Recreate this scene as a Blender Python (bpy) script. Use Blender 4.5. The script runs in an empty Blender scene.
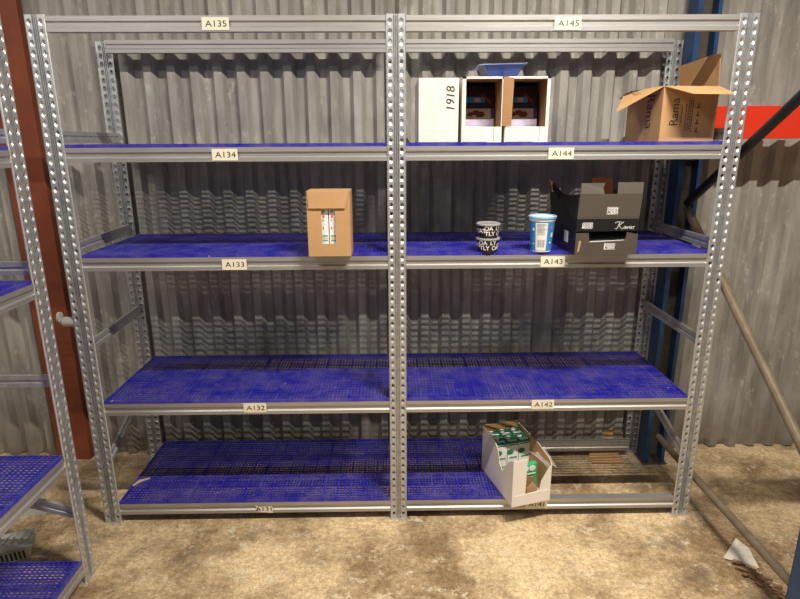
import bpy, math, random
from mathutils import Vector, Matrix
random.seed(7)
C = bpy.context.scene.collection
S = bpy.context.scene

# ------------------------------------------------------------------ camera
cam_d = bpy.data.cameras.new('camera')
cam = bpy.data.objects.new('camera', cam_d); C.objects.link(cam)
cam_d.sensor_fit = 'HORIZONTAL'; cam_d.sensor_width = 36.0
cam_d.lens = 575.573 / 800 * 36.0
rt = Vector((0.99987717, -0.01487125, -0.00494974))
up = Vector((0.0086975, 0.26374005, 0.96455458))
fw = Vector((0.01303869, 0.96447915, -0.26383699))
m = Matrix((rt, up, -fw)).transposed().to_4x4()
m.translation = Vector((1.31727, -2.28172, 1.66829))
cam.matrix_world = m
cam_d.clip_start = 0.05
S.camera = cam

# ------------------------------------------------------------------ world, lamps, exposure
S.view_settings.view_transform = 'Standard'
S.view_settings.look = 'None'
S.view_settings.exposure = 0.0
S.view_settings.gamma = 1.0
S.view_settings.use_curve_mapping = False
w = bpy.data.worlds.new('hall'); S.world = w; w.use_nodes = True
bg = w.node_tree.nodes['Background']
bg.inputs[0].default_value = (0.78, 0.80, 0.85, 1); bg.inputs[1].default_value = 0.12

def lamp(name, loc, target, sx, sy, energy, col):
    d = bpy.data.lights.new(name, 'AREA'); d.shape = 'RECTANGLE'
    d.size = sx; d.size_y = sy; d.energy = energy; d.color = col
    o = bpy.data.objects.new(name, d); C.objects.link(o); o.location = loc
    o.rotation_euler = (Vector(target) - Vector(loc)).to_track_quat('-Z', 'Y').to_euler()
    return o
lamp('tube_and_fill_lamp', (2.3, -1.5, 3.6), (2.3, -2.4, 0.0), 1.0, 0.06, 215, (1.0, 0.92, 0.80))
lamp('tube_and_fill_lamp', (-0.5, -1.5, 3.6), (-0.5, -2.4, 0.0), 1.0, 0.06, 52, (1.0, 0.93, 0.83))  # added fill lamp, evens out the brightness towards the left bay
lamp('tube_and_fill_lamp', (-1.6, -3.6, 4.1), (0.2, 0.2, 0.6), 1.25, 0.06, 34, (1.0, 0.94, 0.86))  # added weak fill from behind the camera, not a known fitting

# ------------------------------------------------------------------ materials
def nt(name):
    mt = bpy.data.materials.new(name); mt.use_nodes = True
    return mt, mt.node_tree.nodes, mt.node_tree.links, mt.node_tree.nodes['Principled BSDF']
def mat(name, col, rough=0.6, metal=0.0, noise=0.0, scale=30.0, alpha=1.0, bump=0.0, stretch=None, spec=None, trans=0.0):
    mt, N, L, b = nt(name)
    b.inputs['Base Color'].default_value = (*col, 1)
    b.inputs['Roughness'].default_value = rough
    b.inputs['Metallic'].default_value = metal
    if spec is not None: b.inputs['Specular IOR Level'].default_value = spec
    if trans: b.inputs['Transmission Weight'].default_value = trans
    if alpha < 1: b.inputs['Alpha'].default_value = alpha
    if noise or bump:
        tc = N.new('ShaderNodeTexCoord'); mp = N.new('ShaderNodeMapping'); nz = N.new('ShaderNodeTexNoise')
        if stretch: mp.inputs['Scale'].default_value = stretch
        nz.inputs['Scale'].default_value = scale; nz.inputs['Detail'].default_value = 6; nz.inputs['Roughness'].default_value = 0.65
        L.new(tc.outputs['Object'], mp.inputs[0]); L.new(mp.outputs[0], nz.inputs['Vector'])
        if noise:
            rp = N.new('ShaderNodeValToRGB')
            rp.color_ramp.elements[0].position = 0.3; rp.color_ramp.elements[1].position = 0.7
            rp.color_ramp.elements[0].color = (*[c * (1 - noise) for c in col], 1)
            rp.color_ramp.elements[1].color = (*[min(1, c * (1 + noise)) for c in col], 1)
            L.new(nz.outputs['Fac'], rp.inputs[0]); L.new(rp.outputs[0], b.inputs['Base Color'])
        if bump:
            bp = N.new('ShaderNodeBump'); bp.inputs['Strength'].default_value = bump; bp.inputs['Distance'].default_value = 0.01
            L.new(nz.outputs['Fac'], bp.inputs['Height']); L.new(bp.outputs[0], b.inputs['Normal'])
    return mt

def wall_material():
    mt, N, L, b = nt('aged_corrugated_zinc')
    tc = N.new('ShaderNodeTexCoord')
    mp = N.new('ShaderNodeMapping'); mp.inputs['Scale'].default_value = (1, 1, 0.18); L.new(tc.outputs['Object'], mp.inputs[0])
    n1 = N.new('ShaderNodeTexNoise'); n1.inputs['Scale'].default_value = 14; n1.inputs['Detail'].default_value = 7; n1.inputs['Roughness'].default_value = 0.6
    L.new(mp.outputs[0], n1.inputs['Vector'])
    r1 = N.new('ShaderNodeValToRGB'); e = r1.color_ramp.elements
    e[0].position = 0.3; e[0].color = (0.23, 0.22, 0.20, 1); e[1].position = 0.72; e[1].color = (0.47, 0.45, 0.41, 1)
    L.new(n1.outputs['Fac'], r1.inputs[0])
    # pale oxide blotches
    n2 = N.new('ShaderNodeTexNoise'); n2.inputs['Scale'].default_value = 26; n2.inputs['Detail'].default_value = 8; n2.inputs['Roughness'].default_value = 0.75
    mp2 = N.new('ShaderNodeMapping'); mp2.inputs['Scale'].default_value = (1, 1, 0.5); L.new(tc.outputs['Object'], mp2.inputs[0]); L.new(mp2.outputs[0], n2.inputs['Vector'])
    r2 = N.new('ShaderNodeValToRGB'); e = r2.color_ramp.elements
    e[0].position = 0.55; e[0].color = (0, 0, 0, 1); e[1].position = 0.65; e[1].color = (1, 1, 1, 1); L.new(n2.outputs['Fac'], r2.inputs[0])
    n3 = N.new('ShaderNodeTexNoise'); n3.inputs['Scale'].default_value = 2.2; n3.inputs['Detail'].default_value = 3; L.new(tc.outputs['Object'], n3.inputs['Vector'])
    r3 = N.new('ShaderNodeValToRGB'); e = r3.color_ramp.elements
    e[0].position = 0.36; e[0].color = (0, 0, 0, 1); e[1].position = 0.56; e[1].color = (1, 1, 1, 1); L.new(n3.outputs['Fac'], r3.inputs[0])
    mu = N.new('ShaderNodeMath'); mu.operation = 'MULTIPLY'; L.new(r2.outputs[0], mu.inputs[0]); L.new(r3.outputs[0], mu.inputs[1])
    mu2 = N.new('ShaderNodeMath'); mu2.operation = 'MULTIPLY'; mu2.inputs[1].default_value = 0.6; L.new(mu.outputs[0], mu2.inputs[0])
    mx = N.new('ShaderNodeMixRGB'); mx.inputs[2].default_value = (0.66, 0.63, 0.56, 1)
    L.new(mu2.outputs[0], mx.inputs[0]); L.new(r1.outputs[0], mx.inputs[1])
    # grime low down on the sheet
    sp = N.new('ShaderNodeSeparateXYZ'); L.new(tc.outputs['Object'], sp.inputs[0])
    n4 = N.new('ShaderNodeTexNoise'); n4.inputs['Scale'].default_value = 7; n4.inputs['Detail'].default_value = 6; L.new(tc.outputs['Object'], n4.inputs['Vector'])
    md = N.new('ShaderNodeMath'); md.operation = 'MULTIPLY_ADD'; md.inputs[1].default_value = 0.5; L.new(n4.outputs['Fac'], md.inputs[0]); L.new(sp.outputs['Z'], md.inputs[2])
    mr = N.new('ShaderNodeMapRange'); mr.inputs[1].default_value = 0.27; mr.inputs[2].default_value = 0.55; mr.inputs[3].default_value = 0.75; mr.inputs[4].default_value = 0.0
    L.new(md.outputs[0], mr.inputs[0])
    mx2 = N.new('ShaderNodeMixRGB'); mx2.inputs[2].default_value = (0.20, 0.165, 0.12, 1); L.new(mr.outputs[0], mx2.inputs[0]); L.new(mx.outputs[0], mx2.inputs[1])
    L.new(mx2.outputs[0], b.inputs['Base Color'])
    b.inputs['Metallic'].default_value = 0.0; b.inputs['Roughness'].default_value = 0.6; b.inputs['Specular IOR Level'].default_value = 0.3
    bp = N.new('ShaderNodeBump'); bp.inputs['Strength'].default_value = 0.15; bp.inputs['Distance'].default_value = 0.01
    L.new(n1.outputs['Fac'], bp.inputs['Height']); L.new(bp.outputs[0], b.inputs['Normal'])
    return mt

def floor_material():
    mt, N, L, b = nt('stained_concrete')
    tc = N.new('ShaderNodeTexCoord')
    def nz(s, d, r, off=0):
        n = N.new('ShaderNodeTexNoise'); n.inputs['Scale'].default_value = s; n.inputs['Detail'].default_value = d; n.inputs['Roughness'].default_value = r
        mp = N.new('ShaderNodeMapping'); mp.inputs['Location'].default_value = (off, off * 2, 0); L.new(tc.outputs['Object'], mp.inputs[0]); L.new(mp.outputs[0], n.inputs['Vector'])
        return n
    def ramp(src, p0, c0, p1, c1):
        r = N.new('ShaderNodeValToRGB'); e = r.color_ramp.elements
        e[0].position = p0; e[0].color = (*c0, 1); e[1].position = p1; e[1].color = (*c1, 1); L.new(src, r.inputs[0]); return r
    n1 = nz(2.3, 12, 0.72, 3.1); r1 = ramp(n1.outputs['Fac'], 0.40, (0.28, 0.185, 0.092), 0.58, (0.74, 0.56, 0.33))
    n2 = nz(48, 8, 0.75, 1.3); r2 = ramp(n2.outputs['Fac'], 0.36, (0.45, 0.43, 0.40), 0.64, (1.35, 1.35, 1.35))
    mx = N.new('ShaderNodeMixRGB'); mx.blend_type = 'MULTIPLY'; mx.inputs[0].default_value = 0.7
    L.new(r1.outputs[0], mx.inputs[1]); L.new(r2.outputs[0], mx.inputs[2])
    n3 = nz(11, 10, 0.8, 7.7); r3 = ramp(n3.outputs['Fac'], 0.56, (0, 0, 0), 0.60, (0.8, 0.8, 0.8))
    mx2 = N.new('ShaderNodeMixRGB'); mx2.inputs[2].default_value = (0.70, 0.59, 0.42, 1); L.new(r3.outputs[0], mx2.inputs[0]); L.new(mx.outputs[0], mx2.inputs[1])
    n4 = nz(2.1, 10, 0.75, 11.9); r4 = ramp(n4.outputs['Fac'], 0.54, (0, 0, 0), 0.64, (0.7, 0.7, 0.7))
    mx3 = N.new('ShaderNodeMixRGB'); mx3.inputs[2].default_value = (0.13, 0.095, 0.06, 1); L.new(r4.outputs[0], mx3.inputs[0]); L.new(mx2.outputs[0], mx3.inputs[1])
    n5 = nz(130, 6, 0.8, 5.5); r5 = ramp(n5.outputs['Fac'], 0.38, (0.55, 0.53, 0.5), 0.62, (1.3, 1.3, 1.3))
    mx5 = N.new('ShaderNodeMixRGB'); mx5.blend_type = 'MULTIPLY'; mx5.inputs[0].default_value = 0.7
    L.new(mx3.outputs[0], mx5.inputs[1]); L.new(r5.outputs[0], mx5.inputs[2])
    L.new(mx5.outputs[0], b.inputs['Base Color']); b.inputs['Roughness'].default_value = 0.75
    bp = N.new('ShaderNodeBump'); bp.inputs['Strength'].default_value = 0.35; bp.inputs['Distance'].default_value = 0.01
    L.new(n2.outputs['Fac'], bp.inputs['Height']); L.new(bp.outputs[0], b.inputs['Normal'])
    return mt

M = dict(
    zinc=mat('galvanised_steel', (0.60, 0.61, 0.62), 0.46, 0.8, 0.16, 40),
    zincdark=mat('dull_galvanised_steel', (0.55, 0.55, 0.54), 0.42, 0.65, 0.18, 40),
    beam=mat('galvanised_beam_steel', (0.47, 0.46, 0.45), 0.5, 0.75, 0.14, 12, stretch=(0.2, 1, 6)),
    label=mat('cream_label_paper', (0.80, 0.74, 0.58), 0.7),
    ink=mat('black_ink', (0.03, 0.03, 0.03), 0.7),
    rust=mat('red_oxide_paint', (0.20, 0.045, 0.016), 0.6, 0.0, 0.2, 6),
    palletblue=mat('blue_rack_paint', (0.013, 0.054, 0.15), 0.5, 0.0, 0.3, 12),
    ruststeel=mat('rusty_dark_steel', (0.085, 0.066, 0.052), 0.75, 0.0, 0.3, 20),
    red=mat('orange_red_paint', (0.80, 0.045, 0.015), 0.4),
    black=mat('black_steel', (0.012, 0.012, 0.014), 0.5),
    mid=mat('mid_brown_steel', (0.17, 0.13, 0.085), 0.6, 0.1, 0.25, 15),  # brown for the two lower braces, the upper one is black
    card=mat('brown_cardboard', (0.50, 0.29, 0.13), 0.8, 0.0, 0.07, 12),
    cardin=mat('inner_cardboard', (0.36, 0.20, 0.09), 0.85, 0.0, 0.08, 12),
    white=mat('white_cardboard', (0.80, 0.75, 0.69), 0.7, 0.0, 0.05, 8),
    blackcard=mat('black_cardboard', (0.013, 0.012, 0.012), 0.35),
    greycard=mat('grey_brown_cardboard', (0.070, 0.056, 0.043), 0.6, 0.0, 0.06, 10),
    brownin=mat('dark_brown_cardboard', (0.035, 0.011, 0.005), 0.95, spec=0.05),
    paper=mat('white_print', (0.85, 0.84, 0.82), 0.6),
    pouchtop=mat('dark_pouch_film', (0.018, 0.014, 0.03), 0.35),
    purple=mat('purple_pouch_film', (0.09, 0.05, 0.25), 0.35),
    lilac=mat('lilac_pouch_film', (0.62, 0.56, 0.74), 0.4, 0.0, 0.2, 30),
    redstripe=mat('dark_red_stripe', (0.30, 0.02, 0.03), 0.5),
    choc=mat('brown_red_print', (0.16, 0.035, 0.02), 0.6),
    pic=mat('cream_picture_print', (0.55, 0.47, 0.38), 0.6),
    traypla=mat('blue_translucent_plastic', (0.025, 0.06, 0.27), 0.3, 0.0, 0.0),
    flange=mat('clear_plastic_rim', (0.45, 0.55, 0.75), 0.2, 0.0, alpha=0.5),
    tubblack=mat('black_tub_plastic', (0.012, 0.012, 0.013), 0.3),
    tubgrey=mat('clear_grey_lid', (0.34, 0.34, 0.35), 0.25),
    tubblue=mat('light_blue_print', (0.04, 0.25, 0.62), 0.4),
    tubwhite=mat('white_tub_plastic', (0.80, 0.80, 0.76), 0.4),
    lidblue=mat('pale_blue_lid', (0.26, 0.50, 0.78), 0.25),
    pink=mat('pink_print', (0.75, 0.08, 0.2), 0.5),
    barcode=mat('grey_print', (0.22, 0.22, 0.22), 0.7),
    teal=mat('teal_print', (0.06, 0.38, 0.52), 0.5),
    yellow=mat('pale_yellow_print', (0.72, 0.62, 0.25), 0.5),
    green=mat('green_print', (0.02, 0.22, 0.09), 0.45),
    mint=mat('bright_green_print', (0.04, 0.45, 0.17), 0.45),
    greydev=mat('grey_plastic', (0.42, 0.41, 0.38), 0.5, 0.0, 0.08, 20),
    darkslot=mat('dark_slot_plastic', (0.02, 0.02, 0.02), 0.8),
    wood=mat('rotten_wood', (0.22, 0.125, 0.06), 0.9, 0.0, 0.45, 30),
    palewood=mat('pale_wood', (0.60, 0.46, 0.32), 0.8, 0.0, 0.15, 30),
    scrap=mat('dirty_white_sheet', (0.68, 0.63, 0.54), 0.6, 0.0, 0.2, 18),
    board=mat('pale_grey_board', (0.42, 0.43, 0.36), 0.7, 0.0, 0.06, 5),
)
def film_material():
    mt, N, L, b = nt('clear_film')
    b.inputs['Base Color'].default_value = (0.85, 0.85, 0.85, 1); b.inputs['Roughness'].default_value = 0.15
    b.inputs['Alpha'].default_value = 0.16
    return mt
def blue_plastic():
    mt, N, L, b = nt('dusty_blue_plastic')
    tc = N.new('ShaderNodeTexCoord'); oi = N.new('ShaderNodeObjectInfo')
    ad = N.new('ShaderNodeVectorMath'); ad.operation = 'ADD'; L.new(tc.outputs['Object'], ad.inputs[0]); L.new(oi.outputs['Location'], ad.inputs[1])
    n = N.new('ShaderNodeTexNoise'); n.inputs['Scale'].default_value = 9; n.inputs['Detail'].default_value = 8; n.inputs['Roughness'].default_value = 0.72; L.new(ad.outputs[0], n.inputs['Vector'])
    r = N.new('ShaderNodeValToRGB'); e = r.color_ramp.elements
    e[0].position = 0.40; e[0].color = (0.011, 0.011, 0.33, 1); e[1].position = 0.74; e[1].color = (0.12, 0.10, 0.33, 1); L.new(n.outputs['Fac'], r.inputs[0])
    n2 = N.new('ShaderNodeTexNoise'); n2.inputs['Scale'].default_value = 42; n2.inputs['Detail'].default_value = 4; L.new(ad.outputs[0], n2.inputs['Vector'])
    r2 = N.new('ShaderNodeValToRGB'); e = r2.color_ramp.elements
    e[0].position = 0.70; e[0].color = (0, 0, 0, 1); e[1].position = 0.76; e[1].color = (0.6, 0.6, 0.6, 1); L.new(n2.outputs['Fac'], r2.inputs[0])
    mx = N.new('ShaderNodeMixRGB'); mx.inputs[2].default_value = (0.5, 0.44, 0.42, 1); L.new(r2.outputs[0], mx.inputs[0]); L.new(r.outputs[0], mx.inputs[1])
    L.new(mx.outputs[0], b.inputs['Base Color']); b.inputs['Roughness'].default_value = 0.45
    return mt
M['blue'] = blue_plastic()
M['film'] = film_material()
M['wall'] = wall_material(); M['floor'] = floor_material()

# ------------------------------------------------------------------ mesh helpers
class MB:
    def __init__(s): s.v = []; s.f = []; s.m = []
    def add(s, vs, fs, mi=0):
        o = len(s.v); s.v += [tuple(p) for p in vs]; s.f += [tuple(i + o for i in f) for f in fs]; s.m += [mi] * len(fs); return s
    def box(s, x0, x1, y0, y1, z0, z1, mi=0):
        return s.hexa([(x0, y0, z0), (x1, y0, z0), (x1, y1, z0), (x0, y1, z0), (x0, y0, z1), (x1, y0, z1), (x1, y1, z1), (x0, y1, z1)], mi)
    def hexa(s, p, mi=0):
        return s.add(p, [(3, 2, 1, 0), (4, 5, 6, 7), (0, 1, 5, 4), (1, 2, 6, 5), (2, 3, 7, 6), (3, 0, 4, 7)], mi)
    def quad(s, a, b, c, d, mi=0): return s.add([a, b, c, d], [(0, 1, 2, 3)], mi)
    def slab(s, pts, n, t, mi=0):   # polygon given in 3D, thickened along n
        n = Vector(n).normalized() * t; k = len(pts)
        vs = [Vector(p) for p in pts] + [Vector(p) + n for p in pts]
        fs = [tuple(range(k))[::-1], tuple(range(k, 2 * k))] + [(i, (i + 1) % k, k + (i + 1) % k, k + i) for i in range(k)]
        return s.add(vs, fs, mi)
    def prism(s, prof, a, b, axis='X', mi=0):   # closed profile extruded; axis X: prof = (y,z); Y: (x,z); Z: (x,y)
        k = len(prof)
        def P(u, w_, t): return {'X': (t, u, w_), 'Y': (u, t, w_), 'Z': (u, w_, t)}[axis]
        vs = [P(u, w_, a) for u, w_ in prof] + [P(u, w_, b) for u, w_ in prof]
        fs = [tuple(range(k))[::-1], tuple(range(k, 2 * k))] + [(i, (i + 1) % k, k + (i + 1) % k, k + i) for i in range(k)]
        return s.add(vs, fs, mi)
    def bar(s, p, q, w_, h, mi=0, upv=(0, 0, 1)):
        p, q = Vector(p), Vector(q); d = (q - p).normalized(); sd = d.cross(Vector(upv)).normalized(); u = sd.cross(d)
        c = [(-1, -1), (1, -1), (1, 1), (-1, 1)]
        vs = [p + sd * a * w_ / 2 + u * b * h / 2 for a, b in c] + [q + sd * a * w_ / 2 + u * b * h / 2 for a, b in c]
        return s.add(vs, [(3, 2, 1, 0), (4, 5, 6, 7)] + [(i, (i + 1) % 4, 4 + (i + 1) % 4, 4 + i) for i in range(4)], mi)
    def tube(s, p, q, r0, r1=None, n=14, mi=0):
        r1 = r0 if r1 is None else r1
        p, q = Vector(p), Vector(q); d = (q - p).normalized(); a = d.orthogonal().normalized(); b = d.cross(a)
        ring = [(math.cos(2 * math.pi * i / n), math.sin(2 * math.pi * i / n)) for i in range(n)]
        vs = [p + (a * c + b * t) * r0 for c, t in ring] + [q + (a * c + b * t) * r1 for c, t in ring]
        return s.add(vs, [tuple(range(n))[::-1], tuple(range(n, 2 * n))] + [(i, (i + 1) % n, n + (i + 1) % n, n + i) for i in range(n)], mi)
    def lathe(s, prof, n=32, mi=0, mis=None):   # prof = (r,z) list, open
        k = len(prof); vs = []
        for i in range(n):
            c, t = math.cos(2 * math.pi * i / n), math.sin(2 * math.pi * i / n)
            vs += [(r * c, r * t, z) for r, z in prof]
        o = len(s.v); s.v += vs
        for i in range(n):
            j = (i + 1) % n
            for a in range(k - 1):
                s.f.append((o + i * k + a, o + j * k + a, o + j * k + a + 1, o + i * k + a + 1)); s.m.append(mis[a] if mis else mi)
        return s
    def text(s, txt, org, ux, uy, size, mi=0, shear=0.0, stretch=1.0, fn=None, bold=0.0):
        cu = bpy.data.curves.new('t', 'FONT'); cu.body = txt; cu.size = size; cu.align_x = 'CENTER'; cu.align_y = 'CENTER'; cu.shear = shear; cu.offset = bold
        ob = bpy.data.objects.new('t', cu); C.objects.link(ob)
        dg = bpy.context.evaluated_depsgraph_get(); dg.update()
        me = bpy.data.meshes.new_from_object(ob.evaluated_get(dg))
        org, ux, uy = Vector(org), Vector(ux), Vector(uy)
        vs = [org + ux * v.co.x * stretch + uy * v.co.y for v in me.vertices] if fn is None else [fn(v.co.x * stretch, v.co.y) for v in me.vertices]
        s.add(vs, [tuple(p.vertices) for p in me.polygons], mi)
        bpy.data.objects.remove(ob); bpy.data.curves.remove(cu); bpy.data.meshes.remove(me)
        return s
    def mesh(s, name, mats):
        me = bpy.data.meshes.new(name); me.from_pydata(s.v, [], s.f)
        for x in mats: me.materials.append(x)
        for p, i in zip(me.polygons, s.m): p.material_index = i
        me.validate(); me.update(); return me
    def build(s, name, mats, parent=None, loc=(0, 0, 0), rotz=0.0, bevel=0.0, smooth=False, solid=0.0):
        mats = mats if isinstance(mats, (list, tuple)) else [mats]
        return place(name, s.mesh(name, mats), parent, loc, rotz, bevel, smooth, solid)
def place(name, me, parent=None, loc=(0, 0, 0), rotz=0.0, bevel=0.0, smooth=False, solid=0.0):
    o = bpy.data.objects.new(name, me); C.objects.link(o)
    o.location = loc; o.rotation_euler = (0, 0, rotz)
    if parent: o.parent = parent
    if solid:
        md = o.modifiers.new('thick', 'SOLIDIFY'); md.thickness = solid; md.offset = 0
    if bevel:
        md = o.modifiers.new('bev', 'BEVEL'); md.width = bevel; md.segments = 2; md.limit_method = 'ANGLE'
    if smooth:
        for p in me.polygons: p.use_smooth = True
    return o
def empty(name, loc=(0, 0, 0), rotz=0.0):
    o = bpy.data.objects.new(name, None); C.objects.link(o); o.location = loc; o.rotation_euler = (0, 0, rotz); o.empty_display_size = 0.1; return o
def tag(o, label, cat, group=None):
    o['label'] = label; o['category'] = cat
    if group: o['group'] = group
    return o
def struct(o): o['kind'] = 'structure'; return o

# ------------------------------------------------------------------ floor and corrugated wall
b = MB(); b.box(-4, 6.5, -4.5, 1.4, -0.08, 0.0)
struct(b.build('floor', M['floor']))

def corrugated():
    b = MB(); p = 0.1084; x = 1.4857 - 40 * p
    cw, sw = 0.036, 0.019
    xs = []
    while x < 6.0:
        xs += [(x - sw - cw / 2 + 0.0, 1), (x - cw / 2, 0), (x + cw / 2, 0), (x + cw / 2 + sw, 1)]; x += p
    n = len(xs); zs = [0.012, 0.05, 0.12, 0.3, 3.4]
    rnd = random.Random(3)
    for j, z in enumerate(zs):
        for i, (xx, d) in enumerate(xs):
            jy = (rnd.random() - 0.5) * (0.012, 0.008, 0.004, 0, 0)[j]
            jz = (rnd.random() - 0.5) * (0.022, 0, 0, 0, 0)[j]
            b.v.append((xx + jy, (0.633 if d else 0.600) + jy, max(0.002, z - .006 + jz)))
    for j in range(len(zs) - 1):
        for i in range(n - 1):
            b.f.append((j * n + i, j * n + i + 1, (j + 1) * n + i + 1, (j + 1) * n + i)); b.m.append(0)
    return b
struct(corrugated().build('wall_back', M['wall'], solid=0.0015))

# ------------------------------------------------------------------ shelving rack building blocks
U = 0.0745; D = 0.579; H = 2.117
def upright_mesh():
    b = MB(); pitch = 0.035; n = 60; z0 = 0.0085
    def strip(pts):
        for (xa, ya), (xb, yb) in zip(pts, pts[1:]):
            b.quad((xa, ya, 0), (xb, yb, 0), (xb, yb, H), (xa, ya, H))
    for s in (0, 1):
        f = (lambda x: x) if s == 0 else (lambda x: U - x)
        strip([(f(0.0), 0.006), (f(0.0), 0.003), (f(0.003), 0), (f(0.005), 0)])
        strip([(f(0.0275), 0), (f(0.0285), 0.009), (f(0.0315), 0.009), (f(0.0330), 0.001), (f(0.0352), 0.001), (f(0.0360), 0.009), (f(0.03725), 0.009)])
        xa, xb = min(f(0.005), f(0.0275)), max(f(0.005), f(0.0275)); xc = (xa + xb) / 2
        b.quad((xa, 0, 0), (xb, 0, 0), (xb, 0, z0), (xa, 0, z0)); b.quad((xa, 0, z0 + n * pitch), (xb, 0, z0 + n * pitch), (xb, 0, H), (xa, 0, H))
        for k in range(n):
            za = z0 + k * pitch; zb = za + pitch; zc = (za + zb) / 2
            N8 = 12; vs = [(xa, 0, za), (xb, 0, za), (xb, 0, zb), (xa, 0, zb)]
            ring = [(math.cos(2 * math.pi * (i + .5) / N8), math.sin(2 * math.pi * (i + .5) / N8)) for i in range(N8)]
            vs += [(xc + c * 0.0088, 0, zc + t * 0.0130) for c, t in ring]
            vs += [(xc + c * 0.0054, 0.0045, zc + 0.0038 + t * 0.0064) for c, t in ring]
            o = 4; fs = []
            # plate around the dimple: fan from each corner
            q = [8, 11, 2, 5]   # start ring index for corners (xa,za),(xb,za),(xb,zb),(xa,zb)
            corner = {0: [7, 8], 1: [10, 11], 2: [1, 2], 3: [4, 5]}
            for ci, span in ((0, (6, 7, 8)), (1, (9, 10, 11)), (2, (0, 1, 2)), (3, (3, 4, 5))):
                for i in span[:-1]: fs.append((ci, o + (i + 1) % N8, o + i))
            for ca, cb, i in ((0, 1, 8), (1, 2, 11), (2, 3, 2), (3, 0, 5)):
                fs.append((ca, cb, o + (i + 1) % N8, o + i))
            for i in range(N8):
                j = (i + 1) % N8; fs.append((o + i, o + j, o + N8 + j, o + N8 + i))
            b.add(vs, fs)
    return b.mesh('upright', [M['zinc']])
def panel_mesh(W=0.3044, L=0.545):
    b = MB(); t0, t1 = 0.0095, 0.013
    xl = [0.0]; x = 0.006
    for g in range(5):
        for k in range(4):
            xl += [x, x + 0.0102]; x += 0.0102 + 0.0048
        x += 0.0050
    sc = (W - 0.006) / (xl[-1]); xl = [a * sc if i else 0.0 for i, a in enumerate(xl)] + [W]
    yl = [0.0]; y = 0.010
    for g in range(14):
        for k in range(2):
            yl += [y, y + 0.0142]; y += 0.0142 + 0.0048
        y += 0.0025
    sc = (L - 0.008) / yl[-1]; yl = [a * sc for a in yl] + [L]
    nx, ny = len(xl) - 1, len(yl) - 1
    hole = lambda i, j: 0 <= i < nx and 0 <= j < ny and i % 2 == 1 and j % 2 == 1
    out = lambda i, j: i < 0 or j < 0 or i >= nx or j >= ny
    for i in range(nx):
        for j in range(ny):
            if hole(i, j): continue
            x0, x1, y0, y1 = xl[i], xl[i + 1], yl[j], yl[j + 1]
            rim = i in (0, nx - 1) or j in (0, ny - 1); tb = 0.0 if rim else t0
            b.quad((x0, y0, t1), (x1, y0, t1), (x1, y1, t1), (x0, y1, t1)); b.quad((x0, y1, tb), (x1, y1, tb), (x1, y0, tb), (x0, y0, tb))
            for di, dj, p, q in ((-1, 0, (x0, y1), (x0, y0)), (1, 0, (x1, y0), (x1, y1)), (0, -1, (x0, y0), (x1, y0)), (0, 1, (x1, y1), (x0, y1))):
                a, c = i + di, j + dj
                nb = out(a, c) or hole(a, c) or (rim and not (a in (0, nx - 1) or c in (0, ny - 1)))
                if nb:
                    top = t1 if (out(a, c) or hole(a, c)) else t0
                    b.quad((*p, tb), (*q, tb), (*q, top), (*p, top))
    return b.mesh('shelf_panel', [M['blue']])
BH = 0.0536
def beam_bm(L):
    o = [(0.034, 0), (0, 0), (0, -0.017), (0.006, -0.021), (0.006, -0.034), (0, -0.039), (0, -BH), (0.030, -BH)]
    inn = [(0.030, -BH + .002), (0.002, -BH + .002), (0.002, -0.0398), (0.008, -0.0348), (0.008, -0.0202), (0.002, -0.0162), (0.002, -0.002), (0.034, -0.002)]
    return MB().prism(o + inn, 0, L, 'X')
def brace_bm(p, q):
    p, q = Vector(p), Vector(q); d = q - p; n = Vector((1, 0, 0)); u = n.cross(d.normalized()) * -1
    if u.z < 0: u = -u
    prof = [(-.006, .0225), (.006, .0225), (.006, .007), (.001, .004), (.001, -.004), (.006, -.007), (.006, -.0225), (-.006, -.0225), (-.006, -.007), (-.001, -.004), (-.001, .004), (-.006, .007)]
    k = len(prof); vs = [p + n * a + u * c for a, c in prof] + [q + n * a + u * c for a, c in prof]
    return MB().add(vs, [tuple(range(k))[::-1], tuple(range(k, 2 * k))] + [(i, (i + 1) % k, k + (i + 1) % k, k + i) for i in range(k)])
UP = upright_mesh(); PAN = panel_mesh()
def label_bm(txt, torn=False):
    b = MB(); w_, h = 0.049, 0.0215
    if torn: b.slab([(-w_ * .55, -.0005, h * .8), (-w_ * .25, -.0005, -h * .75), (w_, -.0005, -h), (w_, -.0005, h * .6), (-w_ * .3, -.0005, h * .55)], (0, -1, 0), .001)
    else: b.slab([(-w_, -.0005, -h), (w_, -.0005, -h), (w_, -.0005, h), (-w_, -.0005, h)], (0, -1, 0), .001)
    b.text(txt, (0.012 if torn else 0.003, -.0022, -.001), (1, 0, 0), (0, 0, 1), 0.030, 1, 0, 1.22)
    return b

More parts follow.
